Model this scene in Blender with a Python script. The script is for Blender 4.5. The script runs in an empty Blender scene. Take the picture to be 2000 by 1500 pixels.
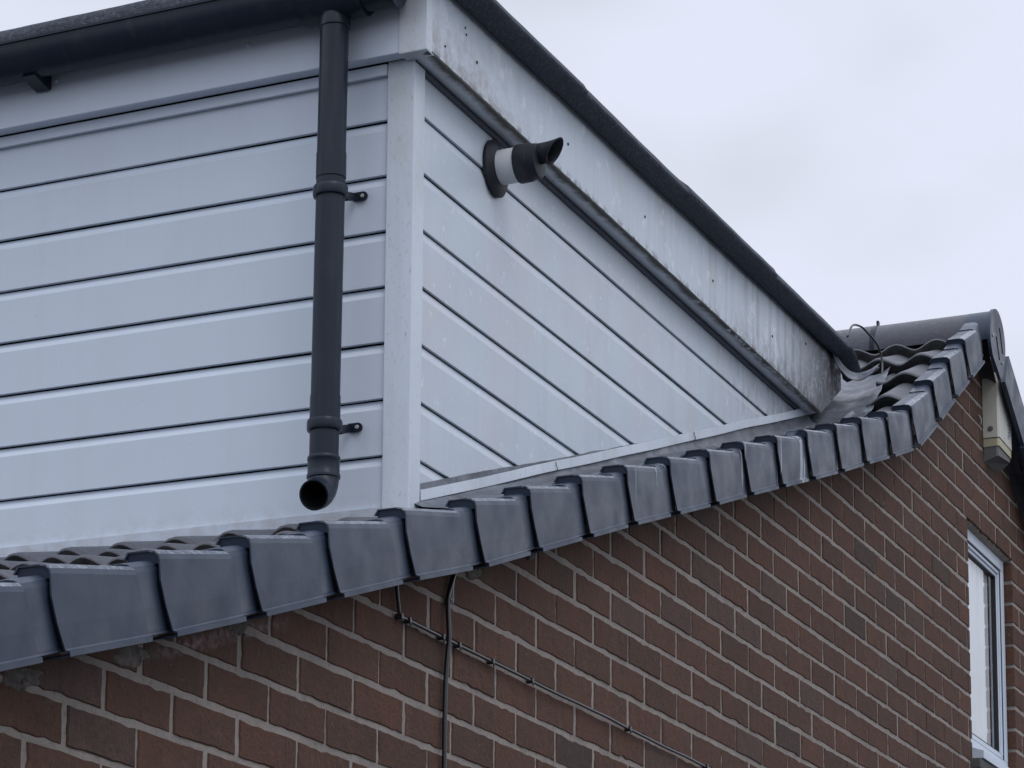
import bpy, bmesh, math, random
from mathutils import Vector, Matrix, noise
R = math.radians
random.seed(11)
S = bpy.context.scene
COL = S.collection

# ------------------------------------------------------------------ camera
cam_d = bpy.data.cameras.new("camera")
cam = bpy.data.objects.new("camera", cam_d)
COL.objects.link(cam)
S.camera = cam
CAMPOS = Vector((-6.0935, -2.1752, -1.3950))
YAW, PITCH, ROLL = 0.52273, 0.17727, 0.03159
Fv = Vector((math.cos(YAW) * math.cos(PITCH), math.sin(YAW) * math.cos(PITCH), math.sin(PITCH)))
R0 = Vector((math.sin(YAW), -math.cos(YAW), 0))
U0 = R0.cross(Fv)
Rv = R0 * math.cos(ROLL) + U0 * math.sin(ROLL)
Uv = U0 * math.cos(ROLL) - R0 * math.sin(ROLL)
m = Matrix.Identity(4)
for i in range(3):
    m[i][0], m[i][1], m[i][2], m[i][3] = Rv[i], Uv[i], -Fv[i], CAMPOS[i]
cam.matrix_world = m
cam_d.sensor_width = 36.0
cam_d.lens = 5587.0 / 2000 * 36
cam_d.shift_x = (1000 - 228.1) / 2000
cam_d.shift_y = (1419.15 - 750) / 2000
cam_d.clip_start = 0.05
cam_d.clip_end = 2000

# ------------------------------------------------------------------ world: overcast sky
SUN_EL, SUN_AZ = 52.0, 215.0          # azimuth of the sun, measured from +Y clockwise
W = bpy.data.worlds.new("World")
S.world = W
W.use_nodes = True
nt = W.node_tree
nt.nodes.clear()
out = nt.nodes.new("ShaderNodeOutputWorld")
bg = nt.nodes.new("ShaderNodeBackground")
sky = nt.nodes.new("ShaderNodeTexSky")
sky.sky_type = 'NISHITA'
sky.sun_disc = False
sky.sun_elevation = R(SUN_EL)
sky.sun_rotation = R(SUN_AZ)
sky.air_density = 1.0
sky.dust_density = 4.0
tc = nt.nodes.new("ShaderNodeTexCoord")
mp = nt.nodes.new("ShaderNodeMapping")
mp.inputs['Scale'].default_value = (1, 1, 2.0)
nz = nt.nodes.new("ShaderNodeTexNoise")
nz.inputs['Scale'].default_value = 7.5
nz.inputs['Detail'].default_value = 3.0
nz.inputs['Roughness'].default_value = 0.45
cr = nt.nodes.new("ShaderNodeValToRGB")
cr.color_ramp.elements[0].position = 0.36
cr.color_ramp.elements[0].color = (6.95, 7.40, 8.30, 1)
cr.color_ramp.elements[1].position = 0.60
cr.color_ramp.elements[1].color = (8.1, 8.55, 9.95, 1)
mix = nt.nodes.new("ShaderNodeMix")
mix.data_type = 'RGBA'
mix.inputs['Factor'].default_value = 0.93
nt.links.new(tc.outputs['Generated'], mp.inputs['Vector'])
nt.links.new(mp.outputs['Vector'], nz.inputs['Vector'])
nt.links.new(nz.outputs['Fac'], cr.inputs['Fac'])
nt.links.new(sky.outputs['Color'], mix.inputs['A'])
nt.links.new(cr.outputs['Color'], mix.inputs['B'])
# an overcast sky is brighter overhead than near the horizon
sx = nt.nodes.new("ShaderNodeSeparateXYZ"); nt.links.new(tc.outputs['Generated'], sx.inputs[0])
mr = nt.nodes.new("ShaderNodeMapRange"); mr.inputs['From Min'].default_value = .42; mr.inputs['From Max'].default_value = 1.0
mr.inputs['To Min'].default_value = 1.0; mr.inputs['To Max'].default_value = 2.1
nt.links.new(sx.outputs['Z'], mr.inputs['Value'])
vm = nt.nodes.new("ShaderNodeVectorMath"); vm.operation = 'SCALE'
nt.links.new(mix.outputs['Result'], vm.inputs[0]); nt.links.new(mr.outputs[0], vm.inputs['Scale'])
nt.links.new(vm.outputs[0], bg.inputs['Color'])
bg.inputs['Strength'].default_value = 0.1
nt.links.new(bg.outputs['Background'], out.inputs['Surface'])

sl = bpy.data.lights.new("sun", 'SUN')
sl.energy = 0.5
sl.angle = R(25)
sl.color = (1.0, 0.97, 0.93)
sun = bpy.data.objects.new("sun", sl)
COL.objects.link(sun)
az = R(SUN_AZ)
sd = Vector((math.sin(az) * math.cos(R(SUN_EL)), math.cos(az) * math.cos(R(SUN_EL)), math.sin(R(SUN_EL))))
sun.rotation_euler = sd.to_track_quat('Z', 'Y').to_euler()

S.view_settings.view_transform = 'Standard'
S.view_settings.look = 'None'
S.view_settings.gamma = 1
S.view_settings.exposure = 0
S.view_settings.use_curve_mapping = False

# ------------------------------------------------------------------ materials
class M:
    """tiny wrapper for building procedural node materials"""
    def __init__(s, name, rough=0.6, color=(0.5, 0.5, 0.5), spec=0.5):
        s.m = bpy.data.materials.new(name)
        s.m.use_nodes = True
        s.t = s.m.node_tree
        s.b = s.t.nodes['Principled BSDF']
        s.b.inputs['Roughness'].default_value = rough
        s.b.inputs['Specular IOR Level'].default_value = spec
        s.col = None
        s.set(color)
        s._co = None
    def n(s, k): return s.t.nodes.new(k)
    def l(s, a, b): s.t.links.new(a, b)
    def set(s, c):
        s.b.inputs['Base Color'].default_value = (*c, 1)
        r = s.n('ShaderNodeRGB'); r.outputs[0].default_value = (*c, 1)
        s.col = r.outputs[0]
        s.l(s.col, s.b.inputs['Base Color'])
    def co(s):
        if s._co is None: s._co = s.n('ShaderNodeTexCoord').outputs['Object']
        return s._co
    def map(s, scale=(1, 1, 1), loc=(0, 0, 0), rot=(0, 0, 0)):
        q = s.n('ShaderNodeMapping')
        q.inputs['Scale'].default_value = scale; q.inputs['Location'].default_value = loc
        q.inputs['Rotation'].default_value = rot
        s.l(s.co(), q.inputs['Vector']); return q.outputs[0]
    def noise(s, scale, detail=4, rough=0.55, stretch=(1, 1, 1), loc=(0, 0, 0), dist=0):
        q = s.n('ShaderNodeTexNoise')
        q.inputs['Scale'].default_value = scale; q.inputs['Detail'].default_value = detail
        q.inputs['Roughness'].default_value = rough; q.inputs['Distortion'].default_value = dist
        s.l(s.map(stretch, loc), q.inputs['Vector']); return q.outputs['Fac']
    def ramp(s, v, p0, p1, a=0.0, b=1.0):
        q = s.n('ShaderNodeMapRange'); q.clamp = True
        q.inputs['From Min'].default_value = p0; q.inputs['From Max'].default_value = p1
        q.inputs['To Min'].default_value = a; q.inputs['To Max'].default_value = b
        s.l(v, q.inputs['Value']); return q.outputs[0]
    def math(s, op, a, b):
        q = s.n('ShaderNodeMath'); q.operation = op
        for i, v in enumerate((a, b)):
            if isinstance(v, (int, float)): q.inputs[i].default_value = v
            else: s.l(v, q.inputs[i])
        return q.outputs[0]
    def axis(s, i):
        q = s.n('ShaderNodeSeparateXYZ'); s.l(s.co(), q.inputs[0]); return q.outputs[i]
    def mixc(s, fac, c, mode='MIX'):
        q = s.n('ShaderNodeMix'); q.data_type = 'RGBA'; q.blend_type = mode
        if isinstance(fac, (int, float)): q.inputs['Factor'].default_value = fac
        else: s.l(fac, q.inputs['Factor'])
        s.l(s.col, q.inputs['A'])
        if isinstance(c, tuple): q.inputs['B'].default_value = (*c, 1)
        else: s.l(c, q.inputs['B'])
        s.col = q.outputs['Result']
        s.l(s.col, s.b.inputs['Base Color'])
    def bump(s, h, strength=0.3, dist=0.002):
        q = s.n('ShaderNodeBump'); q.inputs['Strength'].default_value = strength
        q.inputs['Distance'].default_value = dist
        s.l(h, q.inputs['Height'])
        if s.b.inputs['Normal'].is_linked:
            s.l(s.b.inputs['Normal'].links[0].from_socket, q.inputs['Normal'])
        s.l(q.outputs[0], s.b.inputs['Normal'])
    def rough(s, v): s.l(v, s.b.inputs['Roughness'])

def mat_white(name, base=(0.60, 0.67, 0.765), dirt=0.35, smudge=1.0):
    k = M(name, 0.42, base)
    k.mixc(k.ramp(k.noise(1.3, 4), 0.35, 0.75, 0, 0.3), tuple(c * 0.86 for c in base))
    k.mixc(k.ramp(k.noise(9, 5, stretch=(1, 1, .35)), 0.52, 0.8, 0, dirt * smudge), (0.45, 0.45, 0.43))
    k.mixc(k.ramp(k.noise(160, 2, .5), 0.73, 0.78, 0, dirt), (0.16, 0.15, 0.13))
    k.mixc(k.ramp(k.noise(18, 4, .6, (1, 1, .05)), 0.54, 0.74, 0, .22 * smudge), (0.42, 0.43, 0.44))
    k.rough(k.ramp(k.noise(6, 4), .3, .7, .34, .5))
    k.bump(k.noise(5, 3), 0.25, 0.006)
    k.bump(k.noise(260, 2), 0.06, 0.001)
    return k

k = mat_white("white_upvc", smudge=.35)
low = k.math('MULTIPLY', k.ramp(k.axis(2), .235, .175), k.ramp(k.noise(22, 6, .75), .42, .62, 0, .45))
k.mixc(k.math('MULTIPLY', low, k.ramp(k.axis(0), -.2, -.4)), (0.38, 0.35, 0.33))
UPVC = k.m
k = mat_white("weathered_white_upvc", (0.64, 0.71, 0.79), 0.5)
k.mixc(k.ramp(k.noise(120, 5, .75, (1, 1, .5)), 0.58, 0.66, 0, .5), (0.32, 0.29, 0.28))
k.mixc(k.ramp(k.noise(9, 5, .7, (1, 1, .4)), 0.55, 0.7, 0, .25), (0.50, 0.50, 0.50))
CORNER = k.m

# cheek boards: chalky mottling, a dirtier end towards the roof
k = mat_white("cheek_upvc", (0.565, 0.64, 0.715), 0.3)
k.mixc(k.ramp(k.noise(3.2, 5, .65, (1, 1, .6), (3, 1, 2)), 0.46, 0.66, 0, .5), (0.60, 0.59, 0.64))
k.mixc(k.ramp(k.noise(42, 6, .7), 0.60, 0.68, 0, .55), (0.86, 0.87, 0.90))
g = k.math('MULTIPLY', k.ramp(k.axis(0), 1.45, 2.25), k.ramp(k.noise(30, 6, .75, (1, 1, .3)), 0.48, 0.60))
k.mixc(k.math('MULTIPLY', g, 0.7), (0.24, 0.22, 0.22))
CHEEK = k.m

# cheek fascia: run marks, algae and lichen, black end
k = mat_white("stained_fascia", (0.58, 0.65, 0.73), 0.4)
st = k.noise(26, 4, .6, (1, 1, .06))
ex = k.ramp(k.axis(0), 0.9, 2.3)
k.mixc(k.math('MULTIPLY', k.ramp(st, .52, .66), k.math('ADD', .10, k.math('MULTIPLY', ex, .5))), (0.22, 0.23, 0.24))
k.mixc(k.math('MULTIPLY', k.ramp(k.noise(13, 6, .7), .56, .62), .5), (0.86, 0.87, 0.9))
# grime patch near the corner, along the lower edge
zz = k.ramp(k.axis(2), 1.36, 1.22)
p1 = k.math('MULTIPLY', k.ramp(k.axis(0), .1, -.35), zz)
k.mixc(k.math('MULTIPLY', p1, k.ramp(k.noise(20, 6, .7), .44, .6, 0, .75)), (0.30, 0.27, 0.27))
p2 = k.ramp(k.axis(0), 1.95, 2.55)
w = k.noise(52, 6, .8, (1, 1, .45), dist=1.2)
k.mixc(k.math('MULTIPLY', p2, k.ramp(w, .31, .48)), (0.065, 0.06, 0.068))
p3 = k.math('MULTIPLY', k.ramp(k.axis(0), 1.2, 2.3), k.ramp(k.axis(2), 1.31, 1.22))
k.mixc(k.math('MULTIPLY', p3, k.ramp(k.noise(34, 6, .8, (1, 1, .6), (8, 0, 0)), .45, .58, 0, .85)), (0.09, 0.085, 0.085))
k.mixc(k.math('MULTIPLY', p2, k.ramp(k.noise(60, 4, .7, (1, 1, .5), (5, 0, 0)), .62, .66, 0, .85)), (0.8, 0.8, 0.82))
e = k.math('MULTIPLY', k.ramp(k.axis(2), 1.232, 1.212), k.ramp(k.noise(24, 6, .7, (1, 1, 1), (0, 0, 4)), .5, .57))
k.mixc(k.math('MULTIPLY', e, .8), (0.09, 0.085, 0.06))
k.bump(w, .25, .003)
FASCIA = k.m

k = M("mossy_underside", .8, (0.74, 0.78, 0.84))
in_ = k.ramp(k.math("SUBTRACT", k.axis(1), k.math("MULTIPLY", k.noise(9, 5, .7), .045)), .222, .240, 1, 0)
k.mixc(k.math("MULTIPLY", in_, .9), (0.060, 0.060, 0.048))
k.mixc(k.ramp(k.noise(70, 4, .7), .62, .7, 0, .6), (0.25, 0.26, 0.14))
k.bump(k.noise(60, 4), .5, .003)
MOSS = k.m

k = M("black_gutter_plastic", .33, (0.011, 0.019, 0.033), .28)
k.mixc(k.ramp(k.noise(8, 5), .45, .75, 0, .4), (0.032, 0.038, 0.048))
k.mixc(k.ramp(k.noise(30, 5, stretch=(1, 1, .08)), .55, .7, 0, .35), (0.055, 0.06, 0.07))
k.bump(k.noise(30, 3), .1, .002)
BLACK = k.m
k = M("black_rubber", .55, (0.015, 0.018, 0.026), .3)
k.mixc(k.ramp(k.noise(20, 5), .5, .75, 0, .5), (0.08, 0.08, 0.085))
RUBBER = k.m
VOID = M("dark_inside", .9, (0.012, 0.013, 0.016), .1).m
k = M("aluminium_pipe", .5, (0.66, 0.69, 0.72))
k.mixc(k.ramp(k.noise(12, 5), .45, .7, 0, .5), (0.42, 0.40, 0.42))
FLUEW = k.m

def mat_verge(name, drips):
    k = M(name, .5, (0.032, 0.047, 0.078), .34)
    k.mixc(k.ramp(k.noise(4, 5), .4, .7, 0, .5), (0.027, 0.037, 0.060))
    k.mixc(k.ramp(k.noise(90, 4, .7), .6, .72, 0, .2), (0.14, 0.15, 0.17))
    k.mixc(k.ramp(k.noise(300, 2, .7), .60, .72, 0, .25), (0.06, 0.06, 0.07))
    oi = k.n('ShaderNodeObjectInfo')
    k.mixc(k.ramp(oi.outputs['Random'], 0, 1, 0, .5), (0.048, 0.060, 0.086))
    if drips:
        q = k.noise(24, 2, .5, (1, .2, .02), (drips, 0, 0))
        k.mixc(k.ramp(q, .615, .635, 0, .7), (0.40, 0.44, 0.50))
        q = k.noise(75, 3, .5, (1, .6, .4), (drips, 0, 0))
        k.mixc(k.ramp(q, .70, .74, 0, .6), (0.42, 0.42, 0.42))
    k.rough(k.ramp(k.noise(14, 5), .35, .7, .32, .52))
    k.bump(k.noise(18, 4), .14, .003)
    k.bump(k.noise(420, 2), .16, .001)
    return k.m
k = M("verge_edge_highlight", .16, (0.060, 0.078, 0.110), .9)  # painted highlight: paler, glossier colour along the caps' rounded top edge
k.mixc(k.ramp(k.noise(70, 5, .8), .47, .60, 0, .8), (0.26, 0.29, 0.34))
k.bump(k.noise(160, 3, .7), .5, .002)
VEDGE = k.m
VERGE = mat_verge("anthracite_verge_plastic", 0)
VERGE_D = mat_verge("streaked_verge_plastic", 3.1)

k = M("concrete_tile", .40, (0.060, 0.064, 0.080), .4)
k.mixc(k.ramp(k.noise(14, 6, .7), .38, .68, 0, .75), (0.092, 0.094, 0.116))
k.mixc(k.ramp(k.noise(5, 4), .5, .75, 0, .6), (0.06, 0.06, 0.062))
k.mixc(k.ramp(k.noise(70, 5, .75), .62, .70, 0, .55), (0.34, 0.34, 0.33))
k.bump(k.noise(120, 5, .7), .5, .004)
TILE = k.m
k = M("tile_end_shade", .9, (0.014, 0.015, 0.018), .15)  # shade under each tile course painted into the near-black tail ends
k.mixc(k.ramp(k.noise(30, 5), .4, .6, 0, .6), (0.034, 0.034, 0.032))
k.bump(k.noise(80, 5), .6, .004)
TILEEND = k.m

k = M("lead_sheet", .42, (0.105, 0.120, 0.148), .6)
k.b.inputs['Metallic'].default_value = .35
k.mixc(k.ramp(k.noise(9, 6, .7), .42, .62, 0, .8), (0.075, 0.08, 0.095))
k.mixc(k.ramp(k.noise(16, 6, .75, (1, 1, 1), (2, 5, 1)), .53, .66, 0, .7), (0.21, 0.24, 0.29))
k.rough(k.ramp(k.noise(10, 5), .35, .65, .28, .6))
k.bump(k.noise(26, 5, .6), .5, .008)
LEAD = k.m

k = M("mineral_felt", .75, (0.060, 0.072, 0.100), .35)
k.mixc(k.ramp(k.noise(6, 5), .4, .7, 0, .6), (0.042, 0.050, 0.070))
k.mixc(k.ramp(k.noise(95, 4, .8), .52, .66, 0, .8), (0.15, 0.16, 0.19))
k.mixc(k.ramp(k.noise(60, 4, .8, (1, 1, 1), (4, 4, 4)), .58, .68, 0, .7), (0.018, 0.02, 0.028))
k.mixc(k.ramp(k.noise(40, 4, .7, (1, 1, .5)), .66, .72, 0, .5), (0.22, 0.24, 0.24))
k.bump(k.noise(110, 4, .75), 1.0, .008)
k.bump(k.noise(24, 4), .4, .006)
FELT = k.m

# bricks: per-brick tint in a colour attribute
k = M("brick_face", .88, (0.2, 0.1, 0.08), .25)
at = k.n('ShaderNodeAttribute'); at.attribute_name = "tint"
k.col = at.outputs['Color']
k.mixc(k.ramp(k.noise(9, 6, .7), .40, .66, 0, .55), (0.078, 0.056, 0.047))
k.mixc(k.ramp(k.noise(60, 5, .8, (1, 1, 1), (1, 9, 2)), .48, .66, 0, .5), (0.050, 0.034, 0.028))
k.mixc(k.ramp(k.noise(34, 5, .8, (1, 1, .5), (5, 2, 2)), .57, .70, 0, .45), (0.19, 0.125, 0.10))
k.mixc(k.ramp(k.noise(24, 6, .75, (1, 1, .4), (7, 0, 0)), .50, .72, 0, .45), (0.046, 0.036, 0.032))
k.mixc(k.ramp(k.noise(5, 4, .7, (1, 1, 1), (0, 0, 9)), .54, .70, 0, .4), (0.150, 0.076, 0.052))
k.mixc(k.ramp(k.noise(150, 3, .6), .70, .735, 0, .75), (0.42, 0.39, 0.35))
k.mixc(k.ramp(k.noise(95, 3, .6, (1, 1, .5), (3, 3, 3)), .69, .72, 0, .8), (0.03, 0.025, 0.022))
# pale salt bloom on a few bricks under the verge
zl = k.math('SUBTRACT', k.axis(2), k.math('MULTIPLY', k.axis(0), .32))
d1 = k.math('ABSOLUTE', k.math('SUBTRACT', zl, k.math('ADD', .214, k.math('MULTIPLY', k.noise(9, 3), .03))), 0)
bl = k.math('MULTIPLY', k.ramp(d1, .020, .002), k.math('MULTIPLY', k.ramp(k.axis(0), -2.25, -2.12), k.ramp(k.axis(0), -1.70, -1.85)))
k.mixc(k.math('MULTIPLY', bl, k.ramp(k.noise(45, 6, .75), .40, .62, 0, .8)), (0.34, 0.27, 0.28))
k.bump(k.noise(110, 5, .75), .9, .004)
k.bump(k.noise(22, 5, .7), .7, .008)
BRICK = k.m

k = M("mortar_joint", .92, (0.38, 0.335, 0.305), .2)
k.mixc(k.ramp(k.noise(6, 5, .7), .42, .68, 0, .6), (0.23, 0.205, 0.19))
k.mixc(k.ramp(k.noise(60, 6, .8), .54, .68, 0, .7), (0.14, 0.128, 0.118))
k.mixc(k.ramp(k.noise(140, 4, .8), .60, .72, 0, .6), (0.44, 0.42, 0.39))
k.bump(k.noise(90, 6, .8), 1.0, .006)
MORTAR = k.m

k = M("old_pointing", .95, (0.15, 0.135, 0.125), .15)
k.mixc(k.ramp(k.noise(50, 6, .8), .45, .62, 0, .8), (0.27, 0.235, 0.22))
k.mixc(k.ramp(k.noise(36, 6, .8, (1, 1, 1), (6, 1, 1)), .56, .62, 0, .85), (0.03, 0.026, 0.024))
k.bump(k.noise(70, 6, .8), 1.0, .008)
OLDMORTAR = k.m
k = M("cream_plastic", .5, (0.55, 0.55, 0.49))
k.mixc(k.ramp(k.noise(10, 5, stretch=(1, 1, .3)), .45, .7, 0, .5), (0.37, 0.37, 0.33))
k.mixc(k.ramp(k.noise(60, 4), .6, .7, 0, .3), (0.2, 0.2, 0.17))
CREAM = k.m
k = M("yellowed_plastic", .5, (0.44, 0.41, 0.28))
k.mixc(k.ramp(k.noise(10, 5), .45, .7, 0, .5), (0.33, 0.31, 0.22))
CREAMY = k.m
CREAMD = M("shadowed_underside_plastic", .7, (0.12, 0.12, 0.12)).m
BLUEINK = M("faded_blue_ink", .7, (0.20, 0.25, 0.38)).m
BOLT = M("dull_bolt", .5, (0.12, 0.11, 0.11)).m
SCREW = M("zinc_screw", .35, (0.42, 0.40, 0.38)).m
CABLE = M("black_cable", .22, (0.010, 0.011, 0.014), .6).m
CABLEW = M("grey_cable", .4, (0.36, 0.36, 0.37)).m
k = M("net_curtain", .9, (0.84, 0.88, 0.93), .1)
CURTAIN = k.m
GLASS = bpy.data.materials.new("window_glass"); GLASS.use_nodes = True
t_ = GLASS.node_tree; t_.nodes.clear()
o_ = t_.nodes.new('ShaderNodeOutputMaterial'); mx = t_.nodes.new('ShaderNodeMixShader')
tr = t_.nodes.new('ShaderNodeBsdfTransparent'); tr.inputs['Color'].default_value = (.985, .99, .99, 1)
gl = t_.nodes.new('ShaderNodeBsdfGlossy'); gl.inputs['Roughness'].default_value = .02
lw = t_.nodes.new('ShaderNodeLayerWeight'); lw.inputs['Blend'].default_value = .5
pw = t_.nodes.new('ShaderNodeMath'); pw.operation = 'POWER'; pw.inputs[1].default_value = 3.0
ma = t_.nodes.new('ShaderNodeMath'); ma.operation = 'MULTIPLY_ADD'; ma.inputs[1].default_value = .8; ma.inputs[2].default_value = .12
t_.links.new(lw.outputs['Facing'], pw.inputs[0]); t_.links.new(pw.outputs[0], ma.inputs[0])
t_.links.new(ma.outputs[0], mx.inputs[0]); t_.links.new(tr.outputs[0], mx.inputs[1]); t_.links.new(gl.outputs[0], mx.inputs[2])
t_.links.new(mx.outputs[0], o_.inputs['Surface'])
GASKET = M("rubber_gasket", .6, (0.02, 0.02, 0.025)).m
ROOMDARK = M("room_dark", .9, (0.05, 0.05, 0.055)).m
k = M("tarmac_ground", .95, (0.085, 0.085, 0.085), .2)
k.mixc(k.ramp(k.noise(3, 6), .4, .7, 0, .6), (0.055, 0.055, 0.055))
GROUND = k.m
k = M("stone_sill", .85, (0.10, 0.10, 0.10), .2)
k.bump(k.noise(60, 4), .6, .004)
SILL = k.m

# ------------------------------------------------------------------ mesh helpers
def link(name, me, mat=None, parent=None, smooth=False):
    o = bpy.data.objects.new(name, me)
    if mat is not None:
        for mm in (mat if isinstance(mat, (list, tuple)) else [mat]):
            me.materials.append(mm)
    COL.objects.link(o)
    if parent is not None:
        o.parent = parent
        o.matrix_parent_inverse = Matrix.Translation(parent.location).inverted() if parent.type == 'EMPTY' else Matrix.Identity(4)
    if smooth:
        for p in me.polygons: p.use_smooth = True
    return o
def from_bm(name, bm, mat=None, parent=None, smooth=False, normals=True):
    if normals: bmesh.ops.recalc_face_normals(bm, faces=bm.faces)
    me = bpy.data.meshes.new(name)
    bm.to_mesh(me); bm.free()
    return link(name, me, mat, parent, smooth)
def autosmooth(o, deg=35):
    for p in o.data.polygons: p.use_smooth = True
    o.data.set_sharp_from_angle(angle=R(deg))
def empty(name, loc, label, cat, group=None):
    o = bpy.data.objects.new(name, None)
    o.empty_display_size = .1
    COL.objects.link(o); o.location = loc
    tag(o, label, cat, group); return o
def tag(o, label=None, cat=None, group=None, kind=None):
    if label: o['label'] = label
    if cat: o['category'] = cat
    if group: o['group'] = group
    if kind: o['kind'] = kind
    return o
def box(bm, x0, x1, y0, y1, z0, z1, bev=0, mi=0):
    vs = [bm.verts.new((x, y, z)) for x in (x0, x1) for y in (y0, y1) for z in (z0, z1)]
    fs = [bm.faces.new([vs[i] for i in f]) for f in ((0, 1, 3, 2), (4, 6, 7, 5), (0, 4, 5, 1), (2, 3, 7, 6), (0, 2, 6, 4), (1, 5, 7, 3))]
    for f in fs: f.material_index = mi
    if bev:
        es = list({e for f in fs for e in f.edges})
        bmesh.ops.bevel(bm, geom=es, offset=bev, segments=2, affect='EDGES', profile=.6)
def prism_y(bm, pts, y0, y1, mi=0):
    """polygon given as (x, z) pairs, extruded from y0 to y1"""
    a = [bm.verts.new((x, y0, z)) for x, z in pts]
    b = [bm.verts.new((x, y1, z)) for x, z in pts]
    n = len(pts)
    fs = [bm.faces.new(a), bm.faces.new(b[::-1])]
    for i in range(n):
        fs.append(bm.faces.new((a[i], a[(i + 1) % n], b[(i + 1) % n], b[i])))
    for f in fs: f.material_index = mi
    return fs
def prism_x(bm, pts, x0, x1, mi=0, nseg=1, fn=None):
    """polygon given as (y, z) pairs, extruded from x0 to x1 (fn(x, y, z) may move vertices)"""
    rings = []
    for s in range(nseg + 1):
        x = x0 + (x1 - x0) * s / nseg
        rings.append([bm.verts.new(fn(x, y, z) if fn else (x, y, z)) for y, z in pts])
    n = len(pts)
    for a, b in zip(rings, rings[1:]):
        for i in range(n):
            bm.faces.new((a[i], a[(i + 1) % n], b[(i + 1) % n], b[i])).material_index = mi
    bm.faces.new(rings[0]).material_index = mi
    bm.faces.new(rings[-1][::-1]).material_index = mi
def frame_of(d):
    d = Vector(d).normalized()
    a = d.cross(Vector((0, 0, 1)))
    if a.length < 1e-3: a = Vector((0, 1, 0))
    a.normalize()
    return a, d.cross(a).normalized()
def tube(bm, path, r, seg=12, cap=True, mi=0):
    path = [Vector(p) for p in path]
    rs = r if isinstance(r, (list, tuple)) else [r] * len(path)
    rings = []
    a = b = None
    for i, p in enumerate(path):
        d = (path[min(i + 1, len(path) - 1)] - path[max(i - 1, 0)]).normalized()
        if a is None: a, b = frame_of(d)
        else:
            a = (a - d * a.dot(d)).normalized(); b = d.cross(a)
        rings.append([bm.verts.new(p + (a * math.cos(t) + b * math.sin(t)) * rs[i]) for t in (2 * math.pi * j / seg for j in range(seg))])
    for u, v in zip(rings, rings[1:]):
        for j in range(seg):
            bm.faces.new((u[j], u[(j + 1) % seg], v[(j + 1) % seg], v[j])).material_index = mi
    if cap:
        bm.faces.new(rings[0][::-1]).material_index = mi
        bm.faces.new(rings[-1]).material_index = mi
    return rings
def lathe(bm, prof, origin, axis, seg=40, mi=0):
    """prof: (distance along axis, radius)"""
    o = Vector(origin); ax = Vector(axis).normalized(); a, b = frame_of(ax)
    rings = []
    for d, r in prof:
        rings.append([bm.verts.new(o + ax * d + (a * math.cos(t) + b * math.sin(t)) * r) for t in (2 * math.pi * j / seg for j in range(seg))])
    for u, v in zip(rings, rings[1:]):
        for j in range(seg):
            bm.faces.new((u[j], u[(j + 1) % seg], v[(j + 1) % seg], v[j])).material_index = mi
    return rings
def smoothpath(pts, n=6):
    P = [Vector(p) for p in pts]; P = [P[0]] + P + [P[-1]]
    o = []
    for i in range(1, len(P) - 2):
        for s in range(n):
            t = s / n
            o.append(.5 * ((2 * P[i]) + (-P[i - 1] + P[i + 1]) * t + (2 * P[i - 1] - 5 * P[i] + 4 * P[i + 1] - P[i + 2]) * t * t + (-P[i - 1] + 3 * P[i] - 3 * P[i + 1] + P[i + 2]) * t ** 3))
    o.append(P[-2]); return o
def N(x, y=0, z=0, s=1.0): return noise.noise(Vector((x * s, y * s, z * s)))

# ------------------------------------------------------------------ key dimensions
# lower ends (top corner X, Z) of every verge cap up the slope
VX = [(-4.27, -.945), (-3.95, -.845), (-3.63, -.742), (-3.31, -.640), (-2.99, -.541), (-2.669, -.443), (-2.35, -.35), (-2.048, -.256), (-1.754, -.162), (-1.43, -.060), (-1.103, .037),
      (-.819, .132), (-.525, .230), (-.246, .323), (.043, .416), (.330, .508), (.607, .600), (.879, .688), (1.151, .776), (1.432, .868),
      (1.690, .956), (1.974, 1.050), (2.250, 1.146), (2.520, 1.300), (2.738, 1.436), (2.950, 1.560), (3.170, 1.690)]
KINK = 22
RX, RZ = 3.37, 1.672                      # ridge cap centre
def topz(x):
    """the line joining the verge cap corners (tile course line)"""
    if x <= VX[0][0]:
        a, b = VX[0], VX[1]
    elif x >= VX[-1][0]:
        a, b = VX[-2], VX[-1]
        z = a[1] + (b[1] - a[1]) * (x - a[0]) / (b[0] - a[0])
        zr = a[1] + (b[1] - a[1]) * (RX - a[0]) / (b[0] - a[0])
        return z if x <= RX else zr - (x - RX) * .60
    else:
        for a, b in zip(VX, VX[1:]):
            if a[0] <= x <= b[0]: break
    return a[1] + (b[1] - a[1]) * (x - a[0]) / (b[0] - a[0])
def wallz(x): return topz(x) - .102
def tileline(p):
    """tile course line: just under the cap corners, flattening out beneath the ridge tiles"""
    x, z = p
    return (x, z - .017 - (.012 if x < DXF else 0) - (.018 if 2.25 <= x < 3.0 else 0) - (.034 if x >= 3.0 else 0))
DXF = -.60
GROUND_Z = -3.1

# ------------------------------------------------------------------ ground
bm = bmesh.new()
vs = [bm.verts.new(p) for p in ((-900, -900, GROUND_Z), (900, -900, GROUND_Z), (900, 900, GROUND_Z), (-900, 900, GROUND_Z))]
bm.faces.new(vs)
tag(from_bm("ground", bm, GROUND), kind='structure')

# ------------------------------------------------------------------ the house
house = empty("brick_house", (0, 0, GROUND_Z), "red-brown brick house gable under a grey tiled roof with a kinked slope", "house")
WIN = (3.30, 3.950, 0.255, 1.062)          # window opening x0, x1, z0, z1

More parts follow.
